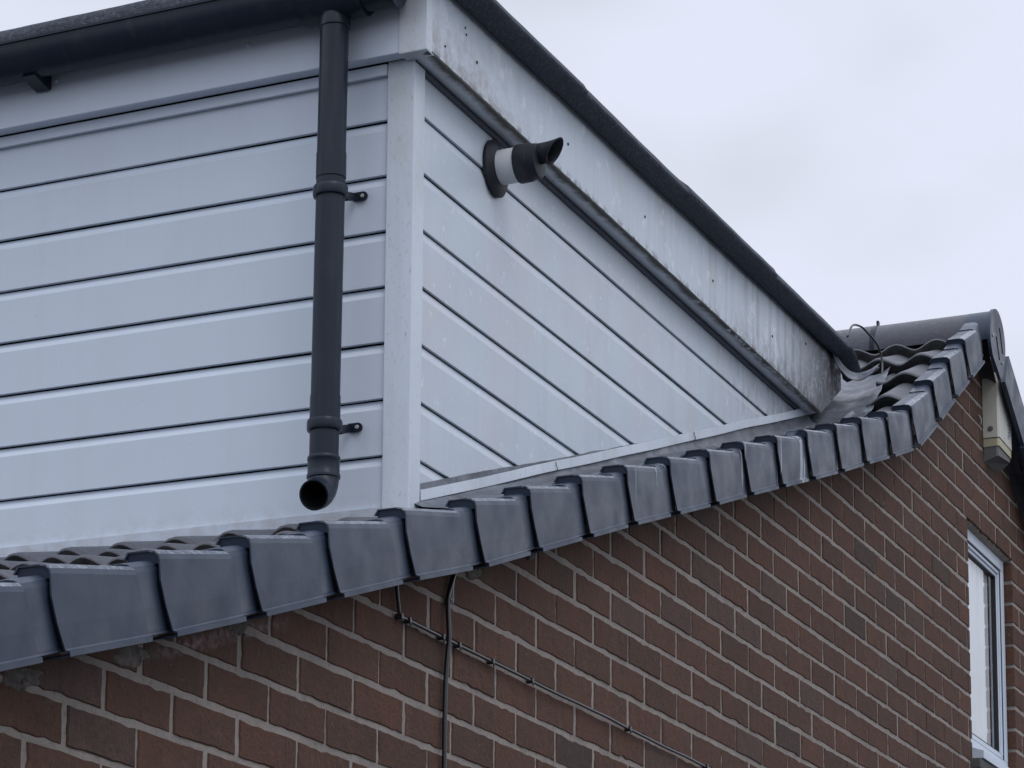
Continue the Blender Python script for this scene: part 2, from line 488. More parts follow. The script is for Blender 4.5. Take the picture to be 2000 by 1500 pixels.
def clip(poly, f):
    o = []
    for i in range(len(poly)):
        a, b = poly[i], poly[(i + 1) % len(poly)]
        fa, fb = f(a), f(b)
        if fa >= 0: o.append(a)
        if fa * fb < 0 and fa != fb:
            t = fa / (fa - fb); o.append((a[0] + (b[0] - a[0]) * t, a[1] + (b[1] - a[1]) * t))
    return o
def roofclip(poly):
    x0 = min(p[0] for p in poly); x1 = max(p[0] for p in poly)
    if x1 - x0 < 1e-4: return []
    if x0 < RX < x1:
        if min(wallz(x0), wallz(x1)) > max(p[1] for p in poly): return poly
    za, zb = wallz(x0), wallz(x1)
    return clip(poly, lambda p: za + (zb - za) * (p[0] - x0) / (x1 - x0) - p[1])

bm = bmesh.new()
tint = bm.loops.layers.float_color.new("tint")
J = .0125
def brick(poly, tc_):
    if len(poly) < 3: return
    A = sum(poly[i][0] * poly[(i + 1) % len(poly)][1] - poly[(i + 1) % len(poly)][0] * poly[i][1] for i in range(len(poly))) / 2
    if abs(A) < .0006: return
    c = (sum(p[0] for p in poly) / len(poly), sum(p[1] for p in poly) / len(poly))
    yo = random.uniform(-.0009, .0005); tx = random.uniform(-.005, .005); tz = random.uniform(-.01, .01)
    def P(p, y, ins):
        d = Vector((c[0] - p[0], c[1] - p[1])); L = d.length
        if L > 0: d = d / L * ins * 1.6
        return (p[0] + d.x, y + yo + tx * (p[0] - c[0]) + tz * (p[1] - c[1]), p[1] + d.y)
    rings = []
    for y, ins in ((.07, 0), (.0022, 0), (.0, .0016)):
        rings.append([bm.verts.new(P(p, y, ins)) for p in poly])
    fs = [bm.faces.new(rings[-1])]
    n = len(poly)
    for a, b in zip(rings, rings[1:]):
        for i in range(n): fs.append(bm.faces.new((a[i], a[(i + 1) % n], b[(i + 1) % n], b[i])))
    for f in fs:
        for l in f.loops: l[tint] = (*tc_, 1)
def brick_colour():
    r = random.random()
    if r < .01: c = (0.070, 0.055, 0.050)
    elif r < .18: c = (0.092, 0.057, 0.045)
    elif r < .80: c = (0.108, 0.062, 0.047)
    elif r < .94: c = (0.116, 0.064, 0.048)
    else: c = (0.104, 0.072, 0.066)
    f = random.uniform(.90, 1.08)
    return (c[0] * f * 1.06, c[1] * f * .93, c[2] * f * .84)
for v in range(-26, 42):
    zt, zb = -.075 * v - J / 2, -.075 * (v + 1) + J / 2
    half = 0 if v % 2 == 0 else .1125
    x = -4.4 + ((half + 4.4) % .225)
    x = -4.5 + half
    while x < 8.6:
        xa = x + random.gauss(0, .0022) + J / 2; xb = x + .225 - J / 2 + random.gauss(0, .0022)
        x += .225
        if zb > max(wallz(xa), wallz(xb)): continue
        wv = lambda xx: .0022 * N(xx * 1.3, v * 3.1) + .0012 * N(xx * 6, v * 1.7)
        def edge(p, q, m):       # rough arrises: a few jittered points per side
            o = [p]
            dx_, dz_ = q[0] - p[0], q[1] - p[1]; L_ = math.hypot(dx_, dz_)
            for k_ in range(1, m):
                t = k_ / m; j = random.gauss(0, .0009) if random.random() > .06 else -random.uniform(.001, .004)
                o.append((p[0] + dx_ * t + dz_ / L_ * j, p[1] + dz_ * t - dx_ / L_ * j))
            return o
        m_ = 9 if xa < 5 and zt > -1.2 else 2
        c00, c10, c11, c01 = (xa, zb + wv(xa)), (xb, zb + wv(xb)), (xb, zt + wv(xb)), (xa, zt + wv(xa))
        poly = edge(c00, c10, m_) + edge(c10, c11, m_ // 2 + 1) + edge(c11, c01, m_) + edge(c01, c00, m_ // 2 + 1)
        pieces = [poly]
        zc = (zt + zb) / 2
        if WIN[2] < zc < WIN[3] and xb > WIN[0] and xa < WIN[1]:
            pieces = [clip(poly, lambda p: WIN[0] - p[0]), clip(poly, lambda p: p[0] - WIN[1])]
        cc = brick_colour()
        for pc in pieces:
            if len(pc) > 2:
                pc = roofclip(pc)
                if len(pc) > 2: brick(pc, cc)
wall = from_bm("wall", bm, BRICK, house)
# mortar bed behind the bricks, with the window opening left free
bm = bmesh.new()
def body(x0, x1, z0, top=None):
    """strip of mortar from z0 up to the roof line (or a flat top)"""
    n = max(1, int((x1 - x0) / .1))
    xs = [x0 + (x1 - x0) * i / n for i in range(n + 1)]
    if top is None: pts = [(x1, z0), (x0, z0)] + [(x, wallz(x) - .002) for x in xs]
    else: pts = [(x1, z0), (x0, z0), (x0, top), (x1, top)]
    prism_y(bm, pts, .0024, .12)
body(-4.4, WIN[0] - .004, GROUND_Z); body(WIN[1] + .004, 8.4, GROUND_Z)
body(WIN[0] - .004, WIN[1] + .004, GROUND_Z, WIN[2]); body(WIN[0] - .004, WIN[1] + .004, WIN[3])
from_bm("mortar", bm, MORTAR, wall)
# lumps of pointing pushed in under the verge
for (cx, cz, sx, sz) in ((-2.29, -.498, .060, .020), (-2.60, -.592, .060, .018), (-1.92, -.372, .050, .018), (-.905, -.056, .040, .020), (-.60, .046, .032, .015)):
    n = 44; bm = bmesh.new()
    rings = []
    for rr_, yy in ((.0, -.004), (.45, -.0035), (.8, -.002), (1.0, .004)):
        ring = []
        for i in range(n):
            t = 2 * math.pi * i / n
            k_ = 1 + .55 * N(cx * 9 + math.cos(t) * 1.4, cz * 7, math.sin(t) * 1.4) + .16 * N(math.cos(t) * 5, cx * 3, math.sin(t) * 5)
            if rr_ == 0: k_ = 1
            ring.append(bm.verts.new((cx + math.cos(t) * sx * k_ * max(rr_, .02), yy + .0024 * N(cx * 5 + math.cos(t) * rr_ * 3, cz, math.sin(t) * rr_ * 3), cz + math.sin(t) * sz * k_ * max(rr_, .02) + .28 * math.cos(t) * sx * max(rr_, .02))))
        rings.append(ring)
    bm.faces.new(rings[0])
    for p_, q_ in zip(rings, rings[1:]):
        for i in range(n): bm.faces.new((p_[i], q_[i], q_[(i + 1) % n], p_[(i + 1) % n]))
    from_bm("mortar_fillet", bm, OLDMORTAR, wall)
# side and rear walls, so the house is closed from a step aside
bm = bmesh.new()
box(bm, -4.4, -4.3, .12, 7.0, GROUND_Z, -1.03)
from_bm("side_wall", bm, MORTAR, house)
bm = bmesh.new()
box(bm, 8.3, 8.4, .12, 7.0, GROUND_Z, -1.2)
from_bm("side_wall", bm, MORTAR, house)

# window ------------------------------------------------------------
x0, x1, z0, z1 = WIN
fy = .028
bm = bmesh.new()
def ring_frame(bm, x0, x1, z0, z1, w, y0, y1, bev=.003):
    box(bm, x0, x1, y0, y1, z1 - w, z1, bev); box(bm, x0, x1, y0, y1, z0, z0 + w, bev)
    box(bm, x0, x0 + w, y0, y1, z0 + w, z1 - w, bev); box(bm, x1 - w, x1, y0, y1, z0 + w, z1 - w, bev)
ring_frame(bm, x0 + .004, x1 - .006, z0 + .035, z1 - .012, .040, fy, fy + .07)
win = from_bm("window", bm, UPVC, house)
bm = bmesh.new()
ring_frame(bm, x0 + .047, x1 - .049, z0 + .078, z1 - .055, .012, fy + .006, fy + .04, .004)
ring_frame(bm, x0 + .059, x1 - .061, z0 + .090, z1 - .067, .012, fy + .012, fy + .04, .004)
from_bm("sash", bm, UPVC, win)
bm = bmesh.new()
ring_frame(bm, x0 + .044, x1 - .046, z0 + .075, z1 - .052, .003, fy + .004, fy + .04, 0)
ring_frame(bm, x0 + .071, x1 - .073, z0 + .102, z1 - .079, .004, fy + .014, fy + .04, 0)
from_bm("gasket", bm, GASKET, win)
bm = bmesh.new()
bm.faces.new([bm.verts.new(p_) for p_ in ((x0 + .074, fy + .022, z0 + .105), (x1 - .076, fy + .022, z0 + .105), (x1 - .076, fy + .022, z1 - .082), (x0 + .074, fy + .022, z1 - .082))])
from_bm("pane", bm, GLASS, win)
bm = bmesh.new()
nx = 60
vs = []
for i in range(nx + 1):
    x = x0 + .05 + (x1 - x0 - .158) * i / nx
    y = fy + .038 + .005 * math.sin(i * .8) + .003 * math.sin(i * 2.1)
    vs.append((bm.verts.new((x, y, z0 + .06)), bm.verts.new((x - .006 * math.sin(i), y, z1 - .04))))
for a, b in zip(vs, vs[1:]): bm.faces.new((a[0], b[0], b[1], a[1]))
from_bm("net_curtain", bm, CURTAIN, win, True)
bm = bmesh.new()
box(bm, x0 - .10, x1 + .30, .60, .62, z0 - .3, z1 + .04); box(bm, x0 - .12, x0 - .10, .12, .62, z0 - .3, z1 + .04); box(bm, x1 + .30, x1 + .32, .12, .62, z0 - .3, z1 + .04)
box(bm, x0 - .12, x1 + .32, .12, .62, z1 + .04, z1 + .06)
box(bm, x1 - .17, x1 - .13, .16, .20, z0, z1)
from_bm("room_interior", bm, ROOMDARK, win)
bm = bmesh.new()
prism_x(bm, [(-.035, z0 - .012), (-.035, z0 + .012), (fy + .01, z0 + .038), (fy + .01, z0 - .012)], x0 + .004, x1 - .004)
from_bm("sill", bm, UPVC, win)
bm = bmesh.new()
box(bm, x0 - .02, x0 + .20, -.03, .03, z0 - .05, z0 - .014, .006)
from_bm("sill_end", bm, SILL, win)
bm = bmesh.new()   # ragged sealant along the head
n = 60
a = []
for i in range(n + 1):
    x = x0 + .003 + (x1 - x0 - .01) * i / n
    a.append([bm.verts.new((x, .004, z1 - .001)), bm.verts.new((x, .012 + .006 * N(i * .7), z1 - .010 - .006 * N(i * .5, 3))), bm.verts.new((x, fy + .002, z1 - .016 - .005 * N(i * .9, 7)))])
for p, q in zip(a, a[1:]):
    for j in (0, 1): bm.faces.new((p[j], p[j + 1], q[j + 1], q[j]))
from_bm("sealant", bm, MORTAR, win, True)

# ------------------------------------------------------------------ roof tiles
DX, DY, DZ = -.575, .300, .18              # dormer front plane, cheek plane, bottom level at the corner
PITCHY = .135
def wave(y, steep):
    ph = (y + .075) / PITCHY * 2 * math.pi
    c = .5 + .5 * math.cos(ph)
    return .026 * (c ** (.9 if steep else 1.1))
def tile_row(bm, a, b, y0, y1, steep, drop=.018, mi_end=1):
    """one course from its lower end a=(x,z) to its upper end b, tiled across y; solid tail edge"""
    d = Vector((b[0] - a[0], b[1] - a[1])); L = d.length; d.normalize(); nrm = Vector((-d.y, d.x))
    ny = max(2, int((y1 - y0) / PITCHY * 12))
    rows = []
    prof = [(.000, -.050), (-.006, -.022), (-.008, -.005), (-.004, 0.0), (.02, -.001), (L * .5, -.018), (L + .05, -.043)]
    for j in range(ny + 1):
        y = y0 + (y1 - y0) * j / ny
        h = wave(y, steep)
        wob = .0022 * N(a[0] * 3, y * 4) + .0015 * N(a[0] * 11, y * 17)
        tid = math.floor((y + .075 + .068) / (PITCHY * 2)) 
        jit = .004 * N(tid * 3.3, a[0] * 5.1)
        col = []
        for u, w_ in prof:
            p = Vector(a) + d * (u + jit) + nrm * (w_ - .022 + (h if w_ > -.045 else 0) + wob)
            col.append(bm.verts.new((p.x, y, p.y)))
        rows.append(col)
    for p, q in zip(rows, rows[1:]):
        for i in range(len(prof) - 1):
            f = bm.faces.new((p[i], p[i + 1], q[i + 1], q[i])); f.material_index = mi_end if i < 2 else 0
            f.smooth = True
bm = bmesh.new()
CUT = {18: .125, 19: .115, 20: .11, 21: .10, 22: .105, 23: .125, 24: .15}
for i, (a, b) in enumerate(zip(VX, VX[1:])):
    a, b = tileline(a), tileline(b)
    steep = i >= KINK
    if steep:
        tile_row(bm, a, b, -.030, CUT.get(i, 6.5), True)
        if i == KINK + 2: tile_row(bm, a, b, .29, 6.5, True)
    elif VX[i][0] > DXF:
        tile_row(bm, a, b, -.030, CUT.get(i, .135), False)
    elif VX[i + 1][0] > DXF + .08:
        tile_row(bm, a, b, -.030, 6.5, False)
    else:
        tile_row(bm, a, b, -.030, 6.5, False)
APEX = (RX, 1.672)
tile_row(bm, tileline(VX[-1]), APEX, -.03, 6.5, True)
# the far slope
p = APEX
for i in range(16):
    q = (p[0] + .27, p[1] - .162)
    tile_row(bm, q, p, -.05, 6.5, True); p = q
roof = from_bm("roof", bm, [TILE, TILEEND], house)
# closed deck under the tiles
bm = bmesh.new()
pts = [(-4.5, topz(-4.5) - .12)] + [(v[0], v[1] - .12) for v in VX] + [(RX, topz(RX) - .14), (8.3, topz(8.3) - .14)]
prism_y(bm, pts + [(x, z - .03) for x, z in pts[::-1]], .125, 6.5)
from_bm("roof_underlay", bm, TILEEND, roof)

# ------------------------------------------------------------------ verge caps
def verge_cap(a, b, mat, last=False):
    d = Vector((b[0] - a[0], b[1] - a[1])); L = d.length; d.normalize(); nrm = Vector((-d.y, d.x))
    s = L / .3345
    def place(bm, u, w, y): 
        p = Vector(a) + d * u * s + nrm * w
        return bm.verts.new((p.x, y, p.y))
    bm = bmesh.new()
    def shell(uL, uR, dy, dw, lip, nu=8, tl=-.078):
        # cross-section (y, w) from the inner top edge over the rounded corner down to the bottom lip
        H = -.128
        sec = [(-.024, -.010), (-.030, 0), (-.066, 0), (-.076, -.0015), (-.082, -.006), (-.0842, -.013), (-.0845, -.045), (-.085, -.085), (-.0835, H + .004), (-.086, H)]
        if lip: sec += [(-.091, H - .001), (-.091, H - .005), (-.080, H - .006), (-.040, H - .006)]
        g = []
        for (y, w) in sec:
            t = min(1, max(0, -w / .128))
            row = []
            for i in range(nu + 1):
                k_ = i / nu
                u = uL(t) * (1 - k_) + uR(t) * k_
                bul = .0012 * math.sin(math.pi * k_) * math.sin(math.pi * t)
                tilt = -.0745 * u * s if False else 0
                wtop = tl * u if t < .5 else tl * u * (1 - t) * 2
                dd = dy if isinstance(dy, (int, float)) else dy[0] + (dy[1] - dy[0]) * k_
                yy = y + (dd if y < -.05 else 0) - bul
                row.append(place(bm, u, w + wtop * (1 if w > -.02 else (1 - t)) + (dw if w > -.02 else 0), yy))
            g.append(row)
        for p, q in zip(g, g[1:]):
            for i in range(nu):
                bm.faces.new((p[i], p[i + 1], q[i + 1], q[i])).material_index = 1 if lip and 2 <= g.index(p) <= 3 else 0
    def uL(t): return -.002 - .011 * math.sin(math.pi * t / .75) if t < .75 else -.002 + .014 * ((t - .75) / .25)
    uR = lambda t: .248 + .018 * t
    shell(uL, uR, 0.0, 0, True)
    shell(lambda t: .2475 + .008 * t, lambda t: .375, (.005, .014), -.0155, False, 8, 0)
    cl = [place(bm, .001, w_, y_) for y_, w_ in ((-.080, -.001), (-.026, -.001), (-.026, -.019), (-.081, -.019))]
    bm.faces.new(cl)
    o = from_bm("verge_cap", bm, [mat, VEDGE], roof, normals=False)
    mod = o.modifiers.new("thickness", 'SOLIDIFY'); mod.thickness = .0028; mod.offset = -1
    # inner rib at the foot of the recessed part
    bm = bmesh.new()
    ps = [(.268, -.112), (.350, -.110), (.350, -.1195), (.268, -.1215)]
    va = [place(bm, u, w, -.0815) for u, w in ps[:1]] + [place(bm, u, w, -.0745) for u, w in ps[1:3]] + [place(bm, u, w, -.0815) for u, w in ps[3:]]
    vb = [place(bm, u, w, -.066) for u, w in ps]
    bm.faces.new(va); bm.faces.new(vb[::-1])
    for i in range(4): bm.faces.new((va[i], va[(i + 1) % 4], vb[(i + 1) % 4], vb[i]))
    from_bm("interlock_rib", bm, mat, o)
    return o
LOWD = Vector((.321, .0985))
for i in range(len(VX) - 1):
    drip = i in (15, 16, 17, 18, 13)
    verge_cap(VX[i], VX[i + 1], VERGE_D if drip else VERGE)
# the far slope's caps run down away from the ridge
p = (RX + .22, topz(RX + .22) + .01)
fx = bmesh.new()
for i in range(14):
    q = (p[0] + .27, p[1] - .162)
    d = Vector((q[0] - p[0], q[1] - p[1])).normalized(); nr = Vector((-d.y, d.x))
    bmv = bmesh.new()
    c0 = Vector(p); c1 = Vector(q) + d * .02
    pts = [c0 + nr * .0, c1 + nr * .014, c1 - nr * .115, c0 - nr * .128]
    prism_y(bmv, [(v.x, v.y) for v in pts], -.085 - .002 * (i % 2), -.070)
    pts = [c0 + nr * .001, c1 + nr * .015, c1 - nr * .0, c0 - nr * .012]
    prism_y(bmv, [(v.x, v.y) for v in pts], -.0695, -.02)
    o = from_bm("verge_cap", bmv, VERGE, roof)
    p = q
fx.free()

# ------------------------------------------------------------------ ridge tiles and their end cap
def half_round(bm, x, z, r, y0, y1, t=.014, lip=0):
    n = 20
    for k_, (ra, rb) in enumerate(((r, r - t),)):
        rings = []
        for y in (y0, y1):
            o_ = []
            for i in range(n + 1):
                a = math.pi * (-.06 + 1.12 * i / n); o_.append(bm.verts.new((x + ra * math.cos(a), y, z + ra * math.sin(a))))
            for i in range(n, -1, -1):
                a = math.pi * (-.06 + 1.12 * i / n); o_.append(bm.verts.new((x + rb * math.cos(a), y, z + rb * math.sin(a))))
            rings.append(o_)
        m_ = len(rings[0])
        for i in range(m_): bm.faces.new((rings[0][i], rings[0][(i + 1) % m_], rings[1][(i + 1) % m_], rings[1][i]))
        for rg in rings:
            for i in range(n):
                bm.faces.new((rg[i], rg[i + 1], rg[m_ - 2 - i], rg[m_ - 1 - i]))
y = -.03
for i in range(10):
    bm = bmesh.new()
    ln = .335 if i == 0 else .452
    half_round(bm, RX, RZ + .012 + .002 * (i % 2), .092, y, y + ln - .006)
    autosmooth(from_bm("ridge_tile", bm, TILE, roof), 40)
    if i < 3:
        bm = bmesh.new()   # union strap and clip at each joint
        half_round(bm, RX, RZ + .012, .0945, y + ln - .010, y + ln + .006, .006)
        box(bm, RX - .012, RX + .004, y + ln - .006, y + ln + .002, RZ + .104, RZ + .124, .001)
        from_bm("ridge_clip", bm, BLACK, roof)
    y += ln
bm = bmesh.new()
half_round(bm, RX, RZ, .104, -.086, -.012, .010)
# solid disc with a pointed lower part
n = 26
pts = [(RX + .110 * math.cos(a), RZ + .110 * math.sin(a)) for a in (math.pi * (-.10 + 1.2 * i / n) for i in range(n + 1))]
pts += [(RX - .080, RZ - .070), (RX + .035, RZ - .125), (RX + .065, RZ - .10)]
prism_y(bm, pts, -.098, -.087)
cap = from_bm("ridge_end_cap", bm, VERGE, roof); autosmooth(cap, 35)
for (sx, sz0, sz1) in ((RX + .045, .055, -.025), (RX - .005, .010, -.060)):
    bm = bmesh.new()
    prism_y(bm, [(sx - .022, RZ + sz0), (sx - .015, RZ + sz0), (sx + .025, RZ + sz1), (sx + .018, RZ + sz1)], -.0995, -.0975)
    from_bm("vent_slot", bm, VOID, cap)
bm = bmesh.new()
bm.free()
for (sx, sz) in ((RX - .075, RZ + .0), (RX + .055, RZ - .06)):
    bm = bmesh.new(); lathe(bm, [(0, .0001), (0, .006), (.003, .006)], (sx, -.101, sz), (0, 1, 0), 12)
    from_bm("fixing_screw", bm, SCREW, cap)

# ------------------------------------------------------------------ lead flashing
def tz(x):
    for a, b in zip(VX, VX[1:]):
        if a[0] <= x <= b[0]:
            a, b = tileline(a), tileline(b); return a[1] + (b[1] - a[1]) * (x - a[0]) / (b[0] - a[0])
    return tileline(VX[0])[1]
bm = bmesh.new()
n = 150
g = []
for i in range(n + 1):
    x = DX + .01 + (2.42 - DX) * i / n
    zt = .388 + .337 * x + .006
    zr = tz(x) - .020
    k2 = max(0, min(1, (x - 1.3) / .6))
    dip = .030 * k2
    out_ = DY - .165 - .014 * N(x * 3) + .010 * N(x * 13, 4)
    row = []
    for k_, (y, z) in enumerate(((DY - .008, max(zt, zr + .045) + .012), (DY - .010, zr + .045), (DY - .014, zr + .018), (DY - .035, zr + .006 - dip * .7), (DY - .070, zr + .002 - dip), (DY - .110, zr - .001 - dip * .6), (DY - .140, zr + .004), ((out_ + DY - .14) / 2, zr + .010 + .008 * N(x * 9, 2)), (out_, zr + .004 + .010 * N(x * 9, 2)), (out_ - .003, zr - .012))):
        row.append(bm.verts.new((x, y + .002 * N(x * 12, k_), z + (.003 + .006 * k2) * N(x * 10, k_ * .8, 1))))
    g.append(row)
for p, q in zip(g, g[1:]):
    for j in range(len(p) - 1): bm.faces.new((p[j], p[j + 1], q[j + 1], q[j])).smooth = True
from_bm("lead_flashing", bm, LEAD, house, normals=True)
# dressed valley piece running up the steeper slope to the dormer's end
bm = bmesh.new()
n = 40
g = []
for i in range(n + 1):
    x = 2.30 + .62 * i / n
    row = []
    for j in range(17):
        t = j / 16
        y0_ = .095 + .05 * max(0, (x - 2.5) / .4)
        y = y0_ + (.31 - y0_) * t + (.012 * N(x * 7) if j == 0 else 0)
        z = tz(x) - .024 - .020 * math.sin(math.pi * t) + .011 * N(x * 9, y * 12) + .005 * N(x * 22, y * 26)
        row.append(bm.verts.new((x, y, z)))
    g.append(row)
for p, q in zip(g, g[1:]):
    for j in range(16): bm.faces.new((p[j], p[j + 1], q[j + 1], q[j])).smooth = True
from_bm("valley_lining", bm, LEAD, house)
# ribbon of lead curling out of the fascia's end
bm = bmesh.new()
pathr = smoothpath([(2.53, .225, 1.435), (2.545, .213, 1.385), (2.575, .190, 1.355), (2.60, .160, 1.352), (2.60, .125, 1.368), (2.595, .10, 1.385)], 5)
g = []
for i, p_ in enumerate(pathr):
    t = i / (len(pathr) - 1)
    w_ = .045 - .020 * t
    g.append([bm.verts.new((p_.x + .03 * k_ * t + .012 * k_, p_.y + .004 * N(t * 5, k_ * 3) + .012 * math.sin(k_ * 2.2), p_.z + w_ * k_ + .004 * N(t * 7, k_ * 4, 2))) for k_ in (0, .25, .5, .75, 1)])
for p, q in zip(g, g[1:]):
    for j in range(4): bm.faces.new((p[j], p[j + 1], q[j + 1], q[j])).smooth = True
o = from_bm("lead_saddle", bm, LEAD, house)
mod = o.modifiers.new("t", 'SOLIDIFY'); mod.thickness = .0025

# ------------------------------------------------------------------ the dormer
dormer = empty("dormer", (DX, DY, .15), "white boarded flat-roofed dormer standing on the tiled roof", "dormer")
DYE = 5.2                                  # far end of the dormer along the roof
def cheek_profile(z_top, pitch):
    return [(-.002, z_top), (.0000, z_top - .0010), (.0006, z_top - .003), (.0036, z_top - .0135), (.0062, z_top - .0240), (.0066, z_top - .0252), (.0064, z_top - pitch * .6), (.0066, z_top - pitch + .0012), (.0062, z_top - pitch + .0003), (.0000, z_top - pitch + .0003)]
def board_profile(z_top, pitch):
    """(outward distance, z) from the joint down to the next joint"""
    return [(-.004, z_top), (.0000, z_top - .0010), (.0012, z_top - .003), (.0060, z_top - .0125), (.0104, z_top - .0215), (.0110, z_top - .0226),
            (.0108, z_top - pitch * .6), (.0110, z_top - pitch + .0012), (.0105, z_top - pitch + .0003), (.0000, z_top - pitch + .0004)]
FZ = [1.079 - .1288 * i for i in range(7)]
CZ = [1.103 - .1327 * i for i in range(7)]
bm = bmesh.new()
tops = [1.2078] + FZ
for i, zt in enumerate(tops):
    zb = tops[i + 1] if i + 1 < len(tops) else .172
    pr_ = board_profile(zt - .0026, zt - zb - .0026) if i + 1 < len(tops) else [(-.004, zt - .0022), (.0000, zt - .0032), (.0012, zt - .0052), (.0060, zt - .0147), (.0104, zt - .0237), (.0110, zt - .0248), (.0110, .168), (-.004, .168)]
    if i == 0: pr_ = [(.0100, 1.2078), (.0100, 1.15), (.0101, zb + .0015), (.0097, zb + .0004), (0, zb + .0004)]
    ny = 40
    g = []
    for j in range(ny + 1):
        y = DY + .03 + (DYE - DY - .05) * (j / ny) ** 1.6
        g.append([bm.verts.new((DX - d_ + (.0009 * N(y * 2.2, i * 3) if d_ > .009 else 0), y, z_ + .0011 * N(y * 1.4, i * 1.9))) for d_, z_ in pr_])
    for p, q in zip(g, g[1:]):
        for k_ in range(len(pr_) - 1): bm.faces.new((p[k_], p[k_ + 1], q[k_ + 1], q[k_]))
o = from_bm("front_cladding", bm, UPVC, dormer); autosmooth(o, 14)
# cheek boards end on the sloping bottom trim
def cheek_bottom(x): return .388 + .337 * x + .018
bm = bmesh.new()
tops = [1.212] + CZ
for i, zt in enumerate(tops):
    zb = tops[i + 1] if i + 1 < len(tops) else .10
    if i == 0: pr_ = [(.0064, 1.212), (.0064, 1.16), (.0066, zb + .0012), (.0062, zb + .0003), (0, zb + .0003)]
    else: pr_ = cheek_profile(zt - .0022, zt - zb - .0022)
    nx = 60
    g = []
    for j in range(nx + 1):
        x = DX + .02 + 3.0 * j / nx
        g.append([bm.verts.new((x, DY - d_ + (.0012 * N(x * 2.0, i * 3.7) if d_ > .0055 else 0), z_ + .0012 * N(x * 1.3, i * 2.3))) for d_, z_ in pr_])
    for p, q in zip(g, g[1:]):
        for k_ in range(len(pr_) - 1): bm.faces.new((p[k_], p[k_ + 1], q[k_ + 1], q[k_]))
bmesh.ops.bisect_plane(bm, geom=bm.verts[:] + bm.edges[:] + bm.faces[:], plane_co=(0, 0, .388 + .012), plane_no=(.337, 0, -1), clear_outer=True)
o = from_bm("cheek_cladding", bm, CHEEK, dormer); autosmooth(o, 14)
# carcass behind the boards
bm = bmesh.new()
prism_y(bm, [(DX + .004, .12), (DX + .004, 1.40), (2.60, 1.42), (2.60, 1.25), (2.30, 1.10)], DY + .004, DYE)
from_bm("frame_lining", bm, VOID, dormer)
# corner trim: an L of two flanges
bm = bmesh.new()
prism_x(bm, [(DY - .0165, .160), (DY - .0165, 1.2035), (DY - .012, 1.2035), (DY - .012, .160)], DX - .017, DX + .040)
prism_x(bm, [(DY - .0165, .166), (DY - .0165, 1.212), (DY + .049, 1.212), (DY + .049, .166)], DX - .0185, DX - .014)
o = from_bm("corner_trim", bm, CORNER, dormer)
bv = o.modifiers.new("b", 'BEVEL'); bv.width = .0022; bv.segments = 2
# bottom trims
bm = bmesh.new()
prism_y(bm, [(DX - .019, .152), (DX - .0215, .186), (DX - .0110, .188), (DX - .0110, .152)], DY + .0495, DYE)
o = from_bm("front_bottom_trim", bm, UPVC, dormer)
bm = bmesh.new()
n = 60
g = []
for i in range(n + 1):
    x = DX + .041 + (2.50 - DX) * i / n
    zc_ = .388 + .337 * x + .003 * N(x * 2.5, 5)
    wdt = .024
    g.append([bm.verts.new((x, y, z)) for y, z in ((DY - .012, zc_ + wdt), (DY - .0165, zc_ + wdt), (DY - .0175 - .0015 * N(x * 4), zc_), (DY - .012, zc_ - .001))])
for p, q in zip(g, g[1:]):
    for j in range(3): bm.faces.new((p[j], p[j + 1], q[j + 1], q[j]))
cbt = from_bm("cheek_bottom_trim", bm, CORNER, dormer)
for cx in (.27, 1.32):
    zc_ = .388 + .337 * cx; bm = bmesh.new()
    tube(bm, smoothpath([(cx, DY - .019, zc_ - .002), (cx + .012, DY - .0195, zc_ + .008), (cx + .002, DY - .0195, zc_ + .014), (cx + .004, DY - .018, zc_ + .024)], 4), .0009, 6)
    from_bm("trim_crack", bm, VOID, cbt)
# fascias
FT = lambda x: 1.408 + .0137 * (x + .43)   # felt line
bm = bmesh.new()
FX = DX - .060
prism_y(bm, [(FX, 1.209), (FX, 1.42), (FX + .010, 1.42), (FX + .010, 1.219), (FX + .036, 1.219), (FX + .036, 1.209)], DY - .030, DYE)
ff = from_bm("front_fascia", bm, UPVC, dormer)
bv = ff.modifiers.new("b", 'BEVEL'); bv.width = .002; bv.segments = 2
bm = bmesh.new()
box(bm, DX - .024, DX - .0135, DY + .0495, DYE, 1.180, 1.205)
from_bm("starter_strip", bm, UPVC, dormer)
CF = DY - .060
bm = bmesh.new()
prism_y(bm, [(FX - .001, 1.212), (2.425, 1.204), (2.66, 1.345), (2.66, FT(2.66) + .035), (FX - .001, 1.425)], CF, CF + .010)
cf = from_bm("cheek_fascia", bm, FASCIA, dormer)
bm = bmesh.new()
n = 150
g = []
for i in range(n + 1):
    x = FX + 3.055 * i / n
    rag = .0025 * max(0, N(x * 30)) + .002 * N(x * 90)
    g.append([bm.verts.new((x, CF - .0015 - rag, 1.213 - .0027 * i / n)), bm.verts.new((x, CF - .001, 1.206 - rag * 1.5)), bm.verts.new((x, CF + .0465, 1.2075)), bm.verts.new((x, CF + .0465, 1.2125))])
for p, q in zip(g, g[1:]):
    for j in range(3): bm.faces.new((p[j], p[j + 1], q[j + 1], q[j]))
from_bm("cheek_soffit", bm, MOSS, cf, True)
bm = bmesh.new()
box(bm, DX + .041, 2.42, DY - .0150, DY - .004, 1.1935, 1.2055)
from_bm("soffit_shade_strip", bm, M("painted_soffit_shade", .6, (0.075, 0.085, 0.115)).m, cf)  # dark strip added to paint the shadow line below the soffit
